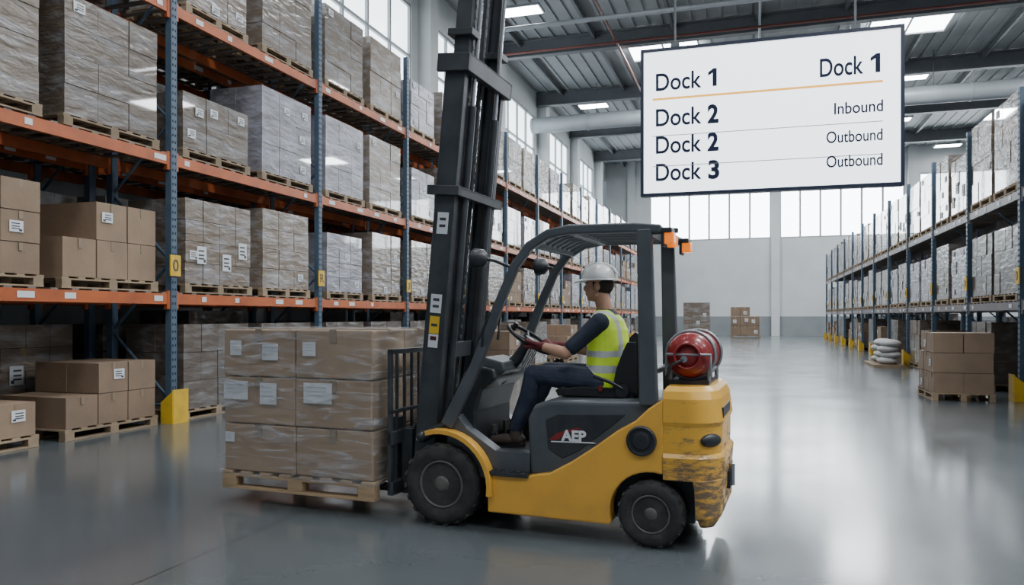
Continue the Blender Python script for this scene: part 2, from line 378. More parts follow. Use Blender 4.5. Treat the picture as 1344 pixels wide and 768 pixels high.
LM={
 'A':load('wrapped_tall',1.56,1.1,1.62,3,4,'carton_wrapped',.10,seed=1),
 'B':load('wrapped_mid',1.56,1.1,1.40,4,4,'carton_wrapped',.12,seed=2,big=True),
 'C':load('cartons_three',1.56,1.1,1.12,3,2,'carton',.5,miss=((2,1),),seed=3),
 'C2':load('cartons_four',1.56,1.1,1.22,3,3,'carton',.4,miss=((0,2),),seed=13),
 'D':load('cartons_low',1.50,1.1,.92,3,2,'carton',.7,miss=((0,1),),seed=4),
 'D2':load('cartons_two',1.56,1.1,.98,3,2,'carton_wrapped',.6,seed=5),
 'E':load('film_tall',1.56,1.1,1.60,3,3,'carton_film',.12,seed=6),
 'F':load('dark_wrapped',1.56,1.1,1.40,4,3,'carton_dark',.08,seed=7),
 'G':load('wrapped_b',1.45,1.1,1.50,3,4,'carton_wrapped',.2,seed=8),
 'H':load('film_mid',1.45,1.1,1.30,3,4,'carton_film',.15,seed=9),
}
def put(key,x,y,z,rz=0,name='palletized_cartons',sc=None):
    o=bpy.data.objects.new(name,LM[key]); o.location=(x,y,z+.002); o.rotation_euler=(0,0,rz); bpy.context.scene.collection.objects.link(o)
    if sc: o.scale=sc
    return o
# ---------------------------------------------------------------- racks
def rack(Xf,sg,Ys,levels,top,bm,holes_to=28,name='pallet_rack',plates=False,decks=True):
    b=MB(); D=1.06; R=random.Random(int(abs(Xf)*10))
    for y in Ys:
        for xx in(Xf,Xf+sg*D):
            b.box((xx,y,top/2),(.09,.022,top),'blue_upright') 
            for q in(-1,1): b.box((xx,y+q*.05,top/2),(.10,.012,top),'blue_upright')
            b.box((xx-sg*.045,y,top/2),(.012,.11,top),'blue_upright')
            b.box((xx,y,.006),(.18,.2,.012),'steel_gal')
        if y<holes_to:
            z=.3
            while z<top-.1:
                for q in(-.025,.025): b.box((Xf-sg*.0525,y+q,z),(.004,.016,.035),'hole')
                z+=.1
        z=.3; f=1
        b.cyl((Xf,y,.25),(Xf+sg*D,y,.25),.022,'blue_upright',n=6)
        while z+1<top:
            p,q=(Xf,Xf+sg*D) if f else (Xf+sg*D,Xf)
            b.cyl((p,y,z),(q,y,z+1),.022,'blue_upright',n=6); z+=1; f=1-f
        x0=Xf-sg*.16
        b.box((x0,y,.24),(.02,.30,.48),'safety_yellow')
        for q in(-1,1): b.prism([(min(x0,x0+sg*.2),0),(max(x0,x0+sg*.2),0),(max(x0,x0+sg*.2) if sg>0 else x0,.30 if sg>0 else .46),(x0 if sg>0 else min(x0,x0+sg*.2),.46 if sg>0 else .30)],y+q*.15-.01,y+q*.15+.01,'safety_yellow')
        if plates: b.box((Xf-sg*.07,y,2.24),(.02,.20,.30),'safety_yellow')
    for i in range(len(Ys)-1):
        a,c=Ys[i]+.05,Ys[i+1]-.05
        for z in levels:
            for xx in(Xf-sg*.0,Xf+sg*D):
                b.bb(xx-.025,xx+.025,a,c,z-.17,z-.02,bm)
                b.bb(xx-.03,xx+.03,a,a+.06,z-.24,z+.02,bm); b.bb(xx-.03,xx+.03,c-.06,c,z-.24,z+.02,bm)
            for k in range(4):
                if R.random()<.75:
                    yy=a+(c-a)*(k+R.uniform(.2,.8))/4; b.box((Xf-sg*.028,yy,z-.09),(.006,R.choice((.1,.16,.22)),.075),'label')
            if decks:
                n=13
                for k in range(n):
                    yy=a+.1+(c-a-.2)*k/(n-1); b.bb(min(Xf-sg*.02,Xf+sg*(D+.02)),max(Xf-sg*.02,Xf+sg*(D+.02)),yy-.05,yy+.05,z-.02,z,'deck')
    o=b.obj(name)
    if plates:
        for i,y in enumerate(Ys[2:9]):
            r=Matrix(((0,0,-sg,Xf-sg*.082),(-sg,0,0,y),(0,1,0,2.16),(0,0,0,1)))
            text(str('0R3A5B7'[i]),'bay_marker',.24,'ink',o,r,'CENTER')
    return o
YL=[8.9+3.85*k for k in range(-2,13)]
LV=[1.86,3.84,6.0]
rack(-7.94,-1,YL,LV,7.7,'orange_beam',plates=True)
rack(-9.42,-1,YL,LV,7.7,'orange_beam',holes_to=0)
spec={(1,0):'DD',(1,1):('C2','C'),(1,2):'AA',(1,3):'GA',
      (2,0):'FF',(2,1):'BG',(2,2):('D2','E'),(2,3):'GA',
      (3,0):'FF',(3,1):'HG',(3,2):'EA',(3,3):'AA',(0,0):'CD',(0,1):'CB',(0,2):'AB',(0,3):'AG',
      (4,0):'FD',(4,1):'GB',(4,2):'HA',(4,3):'GA'}
keys=['A','B','E','G','H','C2','D2','F']
R=random.Random(5)
for i in range(len(YL)-1):
    yc=(YL[i]+YL[i+1])/2
    for L in range(4):
        z=0 if L==0 else LV[L-1]
        for s_ in(0,1):
            k=spec.get((i,L)); k=k[s_] if k else (R.choice(['C','D','F','C2','B']) if L==0 else R.choice(keys))
            if L==3 and i>3 : k=R.choice(['A','A','G','E','H'])
            put(k,-8.47+R.uniform(-.03,.03),yc+(s_-.5)*1.84+R.uniform(-.04,.04),z,R.choice((0,math.pi)))
            k2=R.choice(['F','G','B','A','F']) 
            if R.random()<.85: put(k2,-9.95,yc+(s_-.5)*1.84+R.uniform(-.04,.04),z,R.choice((0,math.pi)))
YR=[8.7+3.5*k for k in range(0,14)]
RV=[1.8,3.8]
rack(4.55,1,YR,RV,5.6,'grey_beam',plates=True)
rack(6.05,1,YR,RV,5.6,'grey_beam',holes_to=0)
for i in range(len(YR)-1):
    yc=(YR[i]+YR[i+1])/2
    for L in range(3):
        z=0 if L==0 else RV[L-1]
        for s_ in(0,1):
            k=R.choice(['A','E','G','A','B']) if L==2 else R.choice(['E','H','B','F','G'] if L==1 else ['H','D','C','C2','F'])
            if L==2 and i in(2,): k='A'
            yy=yc+(s_-.5)*1.66+R.uniform(-.03,.03)
            if not(L==0 and R.random()<.2): put(k,5.08,yy,z,R.choice((0,math.pi)),sc=(1,.96,1.12 if L==2 and R.random()<.5 else 1))
            if R.random()<.8: put(R.choice(['E','G','A','F']),6.6,yy,z,0,sc=(1,.96,1))
put('C2',3.55,16.0,0,math.pi,sc=(.9,.85,1.0))
put('C2',W(978,52,0).x,W(978,52,0).y,0,math.pi/2,sc=(1,1.25,1.75))
put('G',W(915,50,0).x,W(915,50,0).y,0,math.pi/2,sc=(1,1.2,1.6))
put('G',-6.6,22.0,0,0,sc=(1,.95,.9)); put('C',-6.6,19.6,0,0); put('C2',-6.4,25.2,0,0)
b=MB()
for k in range(12): b.ell((3.78+.08*(k%2),25+.0+(k%3)*.62,.2+.17*(k//3)),(.30,.32,.12),'sack')
b.bb(3.35,4.2,24.6,26.7,0,.09,'wood_dull'); b.obj('stacked_sacks')
# ---------------------------------------------------------------- hanging sign
pL=W(841,13.2,0); pR=W(1187,12.0,0); sw=(pR-pL).length; z0,z1=3.58,6.12; sh=z1-z0
ang=math.atan2(pR.y-pL.y,pR.x-pL.x)
sg=empty('hanging_dock_display',(pL.x,pL.y,z0),ang)
b=MB(); b.bb(0,sw,-.0,.14,0,sh,'sign_frame'); b.obj('display_housing',sg,bevel=.015)
b=MB(); t=.055
b.bb(0,sw,-.03,0,0,t,'sign_frame'); b.bb(0,sw,-.03,0,sh-t,sh,'sign_frame'); b.bb(0,t,-.03,0,t,sh-t,'sign_frame'); b.bb(sw-t,sw,-.03,0,t,sh-t,'sign_frame'); b.obj('bezel',sg)
b=MB(); b.bb(t,sw-t,-.012,-.002,t,sh-t,'sign_screen'); b.obj('screen_panel',sg)
b=MB(); b.bb(.05*sw,.925*sw,-.018,-.012,sh*.650,sh*.664,'orange_ui')
for vv in(.405,.20): b.bb(.05*sw,.925*sw,-.018,-.012,sh*vv,sh*(vv+.005),'ui_line')
b.obj('ruled_lines',sg)
def one(u,v):
    b=MB(); ch=.118*sh; b.prism([(u*sw+x*ch,(1-v)*sh+z*ch) for x,z in [(.30,0),(.53,0),(.53,1),(.34,1),(.06,.80),(.06,.60),(.30,.75)]],-.018,-.0125,'sign_text'); b.obj('numeral',sg)
def st(body,u0,u1,v,size,bold=0,nm='lettering'):
    m=Matrix(((1,0,0,u0*sw),(0,0,-1,-.016),(0,1,0,(1-v)*sh),(0,0,0,1)))
    text(body,nm,size*sh,'sign_text',sg,m,'LEFT',bold,fit=(u1-u0)*sw)
for body,v in(('1',.285),('2',.525),('2',.71),('3',.895)):
    st('Dock',.058,.243,v,.165,bold=.006)
    if body=='1': one(.270,v)
    else: st(body,.272,.316,v,.165,bold=.016)
st('Dock',.695,.852,.285,.165,bold=.006); one(.877,.285)
st('Inbound',.748,.922,.53,.105,bold=.003)
for v in(.71,.865): st('Outbound',.722,.922,v,.105,bold=.003)
b=MB()
for u in(.14,.83):
    b.cyl((u*sw,.07,sh-.02),(u*sw,.07,H-z0-.05),.018,'steel_dark',n=8); b.box((u*sw,.07,sh+.04),(.14,.12,.09),'steel_dark')
b.obj('suspension_rods',sg)
# ---------------------------------------------------------------- forklift
hd=V((-.932,.361)); wh=RT*hd.x+FW*hd.y; RZ=math.atan2(wh.y,wh.x)
og=RT*(-.33)+FW*6.0
fk=empty('forklift',(og.x,og.y,0),RZ)
def arc(cx,cz,r,a0,a1,n): return [(cx+r*math.cos(math.radians(a0+(a1-a0)*i/n)),cz+r*math.sin(math.radians(a0+(a1-a0)*i/n))) for i in range(n+1)]
RX=-1.52
for sy in(1,-1):
    b=MB(); poly=[(-.36,.13),(-.36,.36),(-.40,.41),(-.66,.41),(-.82,.44),(-.98,.53),(-1.14,.64),(-1.30,.76),(-1.42,.83),(-1.50,.91),(-1.60,.98),(-1.60,.49)]+arc(RX,.22,.275,104,-16,12)+[(-1.24,.125)]
    b.prism(poly,sy*.36,sy*.50,'fl_yellow'); b.obj('side_panel',fk,bevel=.012)
b=MB(); b.bb(-1.78,.12,-.32,.32,.14,.5,'fl_dark'); b.bb(-.12,.12,-.5,.5,.24,.36,'fl_dark'); b.cyl((RX,-.45,.22),(RX,.45,.22),.05,'fl_dark'); b.obj('chassis',fk)
b=MB(); b.prism([(-.66,.40),(-.64,.80),(-.69,.90),(-.80,.935),(-1.55,.955),(-1.60,.97),(-1.60,.50),(-1.1,.50),(-1.0,.40)],-.445,.445,'fl_grey'); b.obj('engine_hood',fk,bevel=.03,seg=3)
b=MB()
for sy in(1,-1):
    b.prism([(-.80,.60),(-.78,.80),(-.86,.84),(-1.34,.86),(-1.25,.78),(-1.02,.60),(-.9,.54)],sy*.444,sy*.452,'fl_dark')
    b.lathe([(.10,-.01),(.10,.02),(.085,.028),(.085,.012),(.06,.012),(.058,.024),(.03,.026),(0,.026)],(-1.46,sy*.50,.70),'fl_dark',ax=(0,sy,0),n=28)
b.obj('hood_trim',fk,bevel=.004)
m=Matrix(((-1,0,.0,-.90),(0,0,1,.455),(0,1,0,.665),(0,0,0,1)))
text('AEP','side_lettering',.10,'white_paint',fk,m,bold=.004)
b=MB(); b.prism([(-.80,.66),(-.86,.71),(-1.0,.755),(-1.04,.752),(-.92,.71),(-.87,.665)],.452,.4555,'tank_red'); b.prism([(-1.14,.655),(-1.12,.663),(-.82,.655),(-.82,.648)],.452,.4555,'white_paint'); b.obj('side_stripe',fk)
def cwsec(z,xf,xr,yh,rr=.22):
    pts=[(xf,-yh)]
    for i in range(17):
        a=math.radians(-90-90*i/16); pts.append((xr+rr+rr*math.cos(a),-yh+rr+rr*math.sin(a)))
    for i in range(17):
        a=math.radians(180-90*i/16); pts.append((xr+rr+rr*math.cos(a),yh-rr+rr*math.sin(a)))
    pts.append((xf,yh))
    return [V((x,y,z)) for x,y in pts]
b=MB()
b.loft([cwsec(.455,-1.60,-1.965,.50),cwsec(.60,-1.60,-1.975,.505),cwsec(.625,-1.60,-1.952,.488),cwsec(.80,-1.60,-1.955,.49),cwsec(.83,-1.60,-1.968,.50),cwsec(.98,-1.60,-1.95,.495),cwsec(1.03,-1.60,-1.93,.48),cwsec(1.06,-1.62,-1.90,.45)],'fl_scuffed',smooth=False)
b.loft([cwsec(.15,-1.83,-1.91,.44,.08),cwsec(.22,-1.81,-1.955,.49,.14),cwsec(.40,-1.80,-1.965,.50,.16),cwsec(.46,-1.79,-1.965,.50,.165)],'fl_scuffed',smooth=False)
b.obj('counterweight',fk,bevel=.008)
b=MB(); b.box((-1.945,.10,.885),(.04,.44,.07),'fl_dark'); b.box((-1.955,0,.40),(.06,.16,.12),'fl_dark')
b.ell((-1.895,.415,.715),(.085,.03,.045),'fl_dark',R=Matrix.Rotation(math.radians(48),3,'Z'))
b.cyl((-1.99,0,.35),(-1.99,0,.5),.02,'chrome'); b.obj('counterweight_slots',fk)
b=MB()
b.bb(-.70,-.02,-.44,.44,.50,.55,'fl_dark')
for y0,y1 in((.33,.45),(-.45,-.33)): b.prism([(-.02,.36),(-.02,.74),(-.10,.80),(-.18,.70),(-.40,.56),(-.66,.56),(-.66,.42),(-.38,.42),(-.36,.36)],y0,y1,'fl_grey')
b.bb(-.67,-.37,.36,.52,.395,.425,'fl_dark')
for k in range(6): b.bb(-.65+.048*k,-.63+.048*k,.37,.515,.425,.432,'rubber')
b.obj('step_and_floor',fk,bevel=.008)
b=MB()
b.prism([(.02,.50),(.02,.86),(-.10,1.10),(-.20,1.16),(-.34,1.13),(-.36,1.06),(-.25,.98),(-.20,.82),(-.20,.54)],-.36,.34,'fl_dark')
b.prism([(-.16,1.14),(-.22,1.22),(-.38,1.18),(-.40,1.11),(-.30,1.05)],-.14,.26,'fl_grey')
b.obj('dashboard_cowl',fk,bevel=.02,seg=3)
for sy in(1,-1):
    b=MB(); pts=[(x,sy*.42,z) for x,z in arc(0,.30,.385,72,188,12)]
    b.sweep(pts,.24,.035,'fl_yellow')
    b.prism(arc(0,.30,.40,80,200,12)+[(-.42,.42)],sy*.27,sy*.31,'fl_dark')
    b.obj('front_fender',fk,bevel=.008)
b=MB()
side=[(-.02,.72),(-.25,1.16),(-.42,1.58),(-.55,1.87),(-.66,2.01),(-.80,2.09),(-.95,2.115),(-1.40,2.11),(-1.58,2.095)]
for sy in(1,-1):
    b.sweep([(x,sy*.45,z) for x,z in side],.055,[.10,.080,.070,.065,.065,.065,.065,.065,.055],'fl_grey')
    b.sweep([(-1.47,sy*.45,2.10),(-1.485,sy*.45,1.5),(-1.50,sy*.45,.93)],.06,[.10,.11,.125],'fl_grey')
b.bb(-.72,-.66,-.45,.45,2.0,2.05,'fl_grey'); b.bb(-1.58,-1.48,-.45,.45,2.06,2.12,'fl_grey'); b.bb(-1.0,-.93,-.45,.45,2.08,2.12,'fl_grey')
for k in range(7):
    y=-.36+.12*k; b.sweep([(-.69,y,2.03),(-.82,y,2.095),(-.95,y,2.115),(-1.5,y,2.105)],.035,.03,'fl_grey')
b.bb(-.06,.0,-.45,.45,.68,.76,'fl_grey')
b.bb(-1.52,-1.46,-.45,.45,1.12,1.16,'fl_grey')
b.obj('overhead_guard',fk,bevel=.012)
b=MB()
for y in(.40,-.36):
    b.box((-1.60,y,2.085),(.10,.13,.035),'fl_dark'); b.box((-1.63,y,2.035),(.065,.10,.075),'amber'); b.box((-1.59,y,2.03),(.02,.12,.10),'fl_dark')
b.cyl((-1.60,.12,2.10),(-1.60,.12,2.13),.04,'fl_dark'); b.cyl((-1.60,.12,2.0),(-1.60,.12,2.07),.036,'amber')
b.obj('warning_lights',fk,bevel=.008)
b=MB()
for sy,x,z in((1,-.30,1.93),(-1,-.42,1.93)):
    y=sy*.50
    b.lathe([(.03,-.06),(.065,-.03),(.075,.03),(.07,.045)],(x,y,z),'fl_dark',ax=(1,0,0),n=20)
    b.lathe([(.068,.0),(.06,.008),(0,.012)],(x+.04,y,z),'lamp_lens',ax=(1,0,0),n=20)
    b.tube([(x-.03,y,z),(x-.12,y,z-.02),(-.54,sy*.46,1.86)],.012,'fl_dark')
b.obj('work_lights',fk)
b=MB(); b.tube([(-.30,.46,1.28),(-.34,.53,1.42),(-.40,.54,1.55)],.010,'fl_dark'); b.tube([(-.22,.40,1.25),(-.28,.40,1.42),(-.42,.40,1.50),(-.40,.40,1.35)],.012,'fl_dark')
b.obj('grab_rail',fk)
SC=V((-.50,0,1.345)); e1=V((-.83,0,-.555)).normalized(); ey=V((0,1,0)); sn=V((-.555,0,.83)).normalized(); SR=.19
b=MB(); b.tube([SC+e1*SR*math.cos(a)+ey*SR*math.sin(a) for a in [2*math.pi*i/40 for i in range(40)]],.014,'seat_vinyl',n=10,closed=True)
for a in(0,2.1,-2.1): b.cyl(SC-sn*.02,SC+e1*SR*math.cos(a)+ey*SR*math.sin(a),.012,'fl_dark',n=8)
b.cyl(SC-sn*.05,SC+sn*.01,.04,'fl_dark'); b.chain([SC-sn*.03,SC-sn*.18,V((-.26,0,1.05))],[.035,.045,.06],'fl_dark')
b.cyl(SC+e1*SR*.8*math.cos(2.6)+ey*SR*.8*math.sin(2.6),SC+e1*SR*.8*math.cos(2.6)+ey*SR*.8*math.sin(2.6)+sn*.06,.02,'seat_vinyl')
b.obj('steering_wheel',fk)
b=MB()
for k in range(4):
    y=-.34+.055*k; b.cyl((-.36,y,1.1),(-.46,y,1.28),.007,'chrome',n=6); b.ell((-.465,y,1.295),.02,'seat_vinyl',n=8)
b.cyl((-.30,.10,.55),(-.24,.10,.66),.01,'fl_dark'); b.box((-.25,.10,.66),(.02,.09,.07),'rubber'); b.box((-.25,-.14,.64),(.02,.09,.12),'rubber')
b.obj('levers_and_pedals',fk)
b=MB()
b.bb(-1.42,-.86,-.22,.22,.93,.955,'fl_dark')
b.prism([(-.80,.945),(-.78,.985),(-.82,1.01),(-1.0,.985),(-1.25,.985),(-1.34,1.0),(-1.36,.945)],-.24,.24,'seat_vinyl')
for sy in(1,-1): b.prism([(-.84,.95),(-.84,1.0),(-.95,1.015),(-1.3,1.015),(-1.3,.95)],sy*.19,sy*.25,'seat_vinyl')
b.prism([(-1.26,.98),(-1.29,1.22),(-1.32,1.37),(-1.36,1.41),(-1.41,1.38),(-1.42,1.2),(-1.38,.96)],-.23,.23,'seat_vinyl')
for sy in(1,-1): b.prism([(-1.20,1.0),(-1.23,1.15),(-1.28,1.28),(-1.31,1.34),(-1.37,1.34),(-1.38,.98)],sy*.19,sy*.25,'seat_vinyl')
b.box((-1.12,.255,1.01),(.03,.02,.04),'tank_red'); b.cyl((-1.28,.255,1.0),(-1.28,.275,1.0),.045,'fl_dark')
b.tube([(-1.30,.26,1.0),(-1.2,.29,1.06),(-1.08,.29,1.10)],.014,'seat_vinyl')
b.obj('operator_seat',fk,bevel=.022,seg=3)
b=MB()
for sy in(1,-1):
    yo=sy*.37
    b.bb(-.07,.07,yo-.012,yo+.012,0,3.34,'mast_black')
    for xx in(-.07,.07): b.bb(xx-.012,xx+.012,min(yo+sy*.012,yo-sy*.05),max(yo+sy*.012,yo-sy*.05),0,3.34,'mast_black')
    yi=sy*.30
    b.bb(-.052,.052,yi-.012,yi+.012,.15,4.6,'mast_black')
    for xx in(-.052,.052): b.bb(xx-.010,xx+.010,min(yi+sy*.012,yi-sy*.045),max(yi+sy*.012,yi-sy*.045),.15,4.6,'mast_black')
    b.cyl((-.085,sy*.22,.1),(-.085,sy*.22,3.0),.033,'mast_black',n=14); b.cyl((-.085,sy*.22,3.0),(-.085,sy*.22,4.4),.018,'chrome',n=12)
    b.bb(.0,.03,sy*.10-.02,sy*.10+.02,.5,4.2,'fl_dark')
    for zz in [.6+.08*k for k in range(45)]: b.box((.015,sy*.10,zz),(.04,.03,.03),'steel_dark')
    b.tube([(.03,sy*.16,4.2),(.04,sy*.16,3.0),(.04,sy*.16,1.2)],.012,'rubber')
    b.bb(-.16,-.05,sy*.25-.03,sy*.25+.03,.35,.5,'mast_black')
for z,hh,w in((3.28,.13,.42),(2.34,.07,.42),(.12,.14,.38)):
    b.bb(-.13,-.07,-w,w,z-hh/2,z+hh/2,'mast_black')
    if z>1:
        b.bb(-.13,.13,-w-.01,-w+.03,z-hh/2,z+hh/2,'mast_black'); b.bb(-.13,.13,w-.03,w+.01,z-hh/2,z+hh/2,'mast_black'); b.bb(-.13,.12,-w,w,z+hh/2-.02,z+hh/2,'mast_black')
for z in(1.15,4.45): b.bb(-.06,-.03,-.30,.30,z-.06,z+.06,'mast_black')
b.bb(-.10,.1,-.36,-.22,3.5,3.55,'mast_black'); b.bb(-.10,.1,.22,.36,3.5,3.55,'mast_black')
mast=b.obj('mast',fk,bevel=.004,loc=(.24,0,.12),rot=(0,math.radians(-5.2),0))
b=MB()
for z,w,h,mt in((2.10,.06,.16,'label'),(1.50,.06,.14,'label'),(1.34,.05,.13,'safety_yellow'),(1.22,.05,.10,'label')): b.box((.0,.385,z),(w+.03,.003,h),mt)
for z in(2.13,2.08,1.53,1.48,1.34,1.24): b.box((.0,.3875,z),(.05,.002,.02),'ink')
b.box((0,.3875,1.24),(.05,.002,.03),'tank_red')
b.obj('mast_decals',mast)
b=MB()
for sy in(1,-1): b.cyl((.20,sy*.42,.62),(-.05,sy*.42,.74),.035,'fl_dark'); b.cyl((.24,sy*.42,.60),(.20,sy*.42,.62),.02,'chrome'); b.ell((.20,sy*.42,.62),.045,'fl_dark')
b.obj('tilt_cylinders',fk)
b=MB()
for z in(.22,.60): b.bb(.42,.47,-.47,.47,z-.05,z+.05,'mast_black')
for y in(-.30,-.10,.10,.30): b.bb(.34,.43,y-.02,y+.02,.16,.66,'mast_black')
b.bb(.44,.47,-.47,-.43,.2,1.27,'mast_black'); b.bb(.44,.47,.43,.47,.2,1.27,'mast_black'); b.bb(.44,.47,-.47,.47,1.23,1.27,'mast_black'); b.bb(.44,.47,-.47,.47,.78,.81,'mast_black')
for k in range(1,8): y=-.47+.94*k/8; b.bb(.445,.465,y-.012,y+.012,.6,1.25,'mast_black')
for y in(-.26,.26):
    b.bb(.47,.52,y-.06,y+.06,.16,.74,'mast_black'); b.prism([(.47,.165),(1.75,.175),(1.75,.195),(1.0,.205),(.47,.205)],y-.06,y+.06,'mast_black')
b.obj('fork_carriage',fk,bevel=.004)
def wheel(x,y,r,w,nm,sy,lugs):
    b=MB(); h=w/2; c=(x,y,r)
    b.lathe([(r*.56,-h*.85),(r*.62,-h),(r*.88,-h),(r*.975,-h*.8),(r*.985,0),(r*.975,h*.8),(r*.88,h),(r*.62,h),(r*.56,h*.85)],c,'rubber',n=48)
    for i in range(lugs):
        a=2*math.pi*i/lugs
        for q in(-1,1):
            aa=a+(math.pi/lugs if q>0 else 0)
            b.box(V(c)+Matrix.Rotation(-aa,3,'Y')@V((r*.968,q*h*.5,0)),(r*.06,h*.9,r*.12),'rubber',Matrix.Rotation(-aa,3,'Y')@Matrix.Rotation(q*.4,3,'X'))
    o=sy
    b.lathe([(r*.60,h*.8),(r*.57,h*.97),(r*.53,h*.95),(r*.50,h*.45),(r*.36,h*.35),(r*.32,h*.6),(r*.22,h*.62),(r*.20,h*.85),(r*.12,h*.95),(0,h*.96)],c,'rim',ax=(0,o,0),n=36)
    b.lathe([(r*.57,-h*.9),(0,-h*.8)],c,'rim',ax=(0,o,0),n=24)
    for i in range(6):
        a=2*math.pi*i/6; p=V(c)+V((math.cos(a)*r*.27,o*h*.6,math.sin(a)*r*.27)); b.cyl(p,p+V((0,o*h*.16,0)),r*.04,'chrome',n=6)
    for i in range(10):
        a=2*math.pi*i/10+.2; p=V(c)+V((math.cos(a)*r*.43,o*h*.40,math.sin(a)*r*.43)); b.cyl(p,p+V((0,o*.008,0)),r*.045,'fl_dark',n=8)
    b.obj(nm,fk)
for sy in(1,-1):
    wheel(0,sy*.41,.30,.22,'front_wheel',sy,20); wheel(RX,sy*.425,.222,.18,'rear_wheel',sy,18)
b=MB(); TC=V((-1.735,0,1.255)); r=.155
b.lathe([(0,-.36),(r*.6,-.345),(r*.9,-.30),(r,-.24),(r,.24),(r*.9,.30),(r*.6,.345),(0,.36)],TC,'tank_red',n=32)
b.lathe([(r*.55,.33),(r*.58,.38),(r*.5,.38),(r*.48,.34)],TC,'tank_red',n=24)
b.obj('gas_cylinder',fk)
b=MB()
for y in(-.2,.2):
    b.tube([TC+V((math.cos(a)*(r+.008),y,math.sin(a)*(r+.008))) for a in [2*math.pi*i/28 for i in range(28)]],.012,'steel_gal',closed=True)
b.box((-1.735,0,1.075),(.26,.56,.03),'fl_dark'); 
for x in(-1.86,-1.61):
    for y in(-.24,.24): b.cyl((x,y,1.05),(x,y,1.16),.014,'steel_gal')
    b.cyl((x,-.24,1.15),(x,.24,1.15),.012,'steel_gal')
b.tube([TC+V((.02,.36,-.02)),TC+V((.04,.385,-.03)),TC+V((.10,.385,-.06)),TC+V((.14,.35,-.16))],.010,'fl_dark'); b.cyl(TC+V((.02,.34,-.02)),TC+V((.02,.375,-.02)),.022,'steel_gal')
b.tube([TC+V((-.15,.33,-.13)),TC+V((-.15,.35,.01)),TC+V((.14,.35,.01)),TC+V((.14,.35,-.13))],.010,'steel_gal')
b.obj('cylinder_cradle',fk)
# ---------------------------------------------------------------- hero load
hl=empty('shrink_wrapped_carton_pallet',(og.x,og.y,0),RZ)
X0,X1,YA,YB,PZ=.56,1.99,-.50,.52,.12
b=MB(); L_=X1-X0; Wd=YB-YA; cx=(X0+X1)/2; cy=(YA+YB)/2
for i in range(8): b.box((X0+.055+(L_-.11)*i/7,cy,PZ+.135),(.11,Wd,.022),'pallet_wood')
for j in(-1,0,1):
    y=cy+j*(Wd/2-.05)
    b.box((cx,y,PZ+.112),(L_,.09,.022),'pallet_wood'); b.box((cx,y,PZ+.011),(L_,.09,.022),'pallet_wood')
    for i in(-1,0,1): b.box((cx+i*(L_/2-.07),y,PZ+.062),(.14,.09,.08),'pallet_wood')
b.obj('wooden_pallet',hl,bevel=.003)
b=MB(); zb=PZ+.147; zt=1.415; hz=(zt-zb)/3; nx=2; lx=(L_-.02)/nx; ly=(Wd-.02)/2
R=random.Random(3)
for k in range(3):
    for i in range(nx):
        for j in range(2):
            c=(X0+.01+lx*(i+.5)+R.uniform(-.008,.008),YA+.01+ly*(j+.5)+R.uniform(-.006,.006),zb+hz*(k+.5))
            b.box(c,(lx-.012,ly-.010,hz-.008),'carton_hero')
b.obj('cartons',hl,bevel=.010)
b=MB()
for k in range(3):
    for i in range(nx):
        xc=X0+.01+lx*(i+.5); z=zb+hz*(k+.5)
        b.box((xc,YB-.006,z+hz*.5-.05),(.06,.004,.10),'tape')
        for j in range(2): b.box((xc,YA+.01+ly*(j+.5),zt+.0005),(lx,.05,.003),'tape')
for (x,k,w,h,dz) in((X1-.14,2,.11,.12,.06),(X1-.48,2,.15,.13,.03),(X0+.58,2,.12,.11,.06),(X1-.14,1,.24,.15,.10),(X1-.46,1,.16,.17,.08),(X0+.50,1,.26,.16,.10),(X1-.08,0,.09,.08,.10)):
    z=zb+hz*(k+.5)+dz-.02; b.box((x,YB-.003,z),(w,.004,h),'label')
    for q in(.3,.1,-.1): b.box((x+.01,YB,z+q*h),(w*.7,.003,h*.05),'ui_line')
b.obj('shipping_labels',hl)
b=MB(); g=.020
def shell(o,u,vv,nu,nv,nrm):
    vs=[];fs=[]
    for j in range(nv+1):
        for i in range(nu+1):
            p=o+u*(i/nu)+vv*(j/nv)
            q=noise.noise(V((p.x*3,p.y*3,p.z*14+p.x*3)))*.5+noise.noise(V((p.x*9+p.z*6,p.y*9,p.z*26)))*.6
            e=min(i,nu-i,4)/4*min(j,nv-j,3)/3
            vs.append(p+nrm*(q*.020*e))
    for j in range(nv):
        for i in range(nu): a=j*(nu+1)+i; fs.append((a,a+1,a+nu+2,a+nu+1))
    b.add(vs,fs,'film',True)
zf=PZ+.12; hh=zt+.006-zf
shell(V((X0-g,YB+g,zf)),V((L_+2*g,0,0)),V((0,0,hh)),80,90,V((0,1,0)))
shell(V((X0-g,YA-g,zf)),V((L_+2*g,0,0)),V((0,0,hh)),40,40,V((0,-1,0)))
shell(V((X0-g,YA-g,zf)),V((0,Wd+2*g,0)),V((0,0,hh)),50,60,V((-1,0,0)))
shell(V((X1+g,YA-g,zf)),V((0,Wd+2*g,0)),V((0,0,hh)),40,40,V((1,0,0)))
shell(V((X0-g,YA-g,zt+.006)),V((L_+2*g,0,0)),V((0,Wd+2*g,0)),50,40,V((0,0,1)))
b.obj('stretch_film',hl)
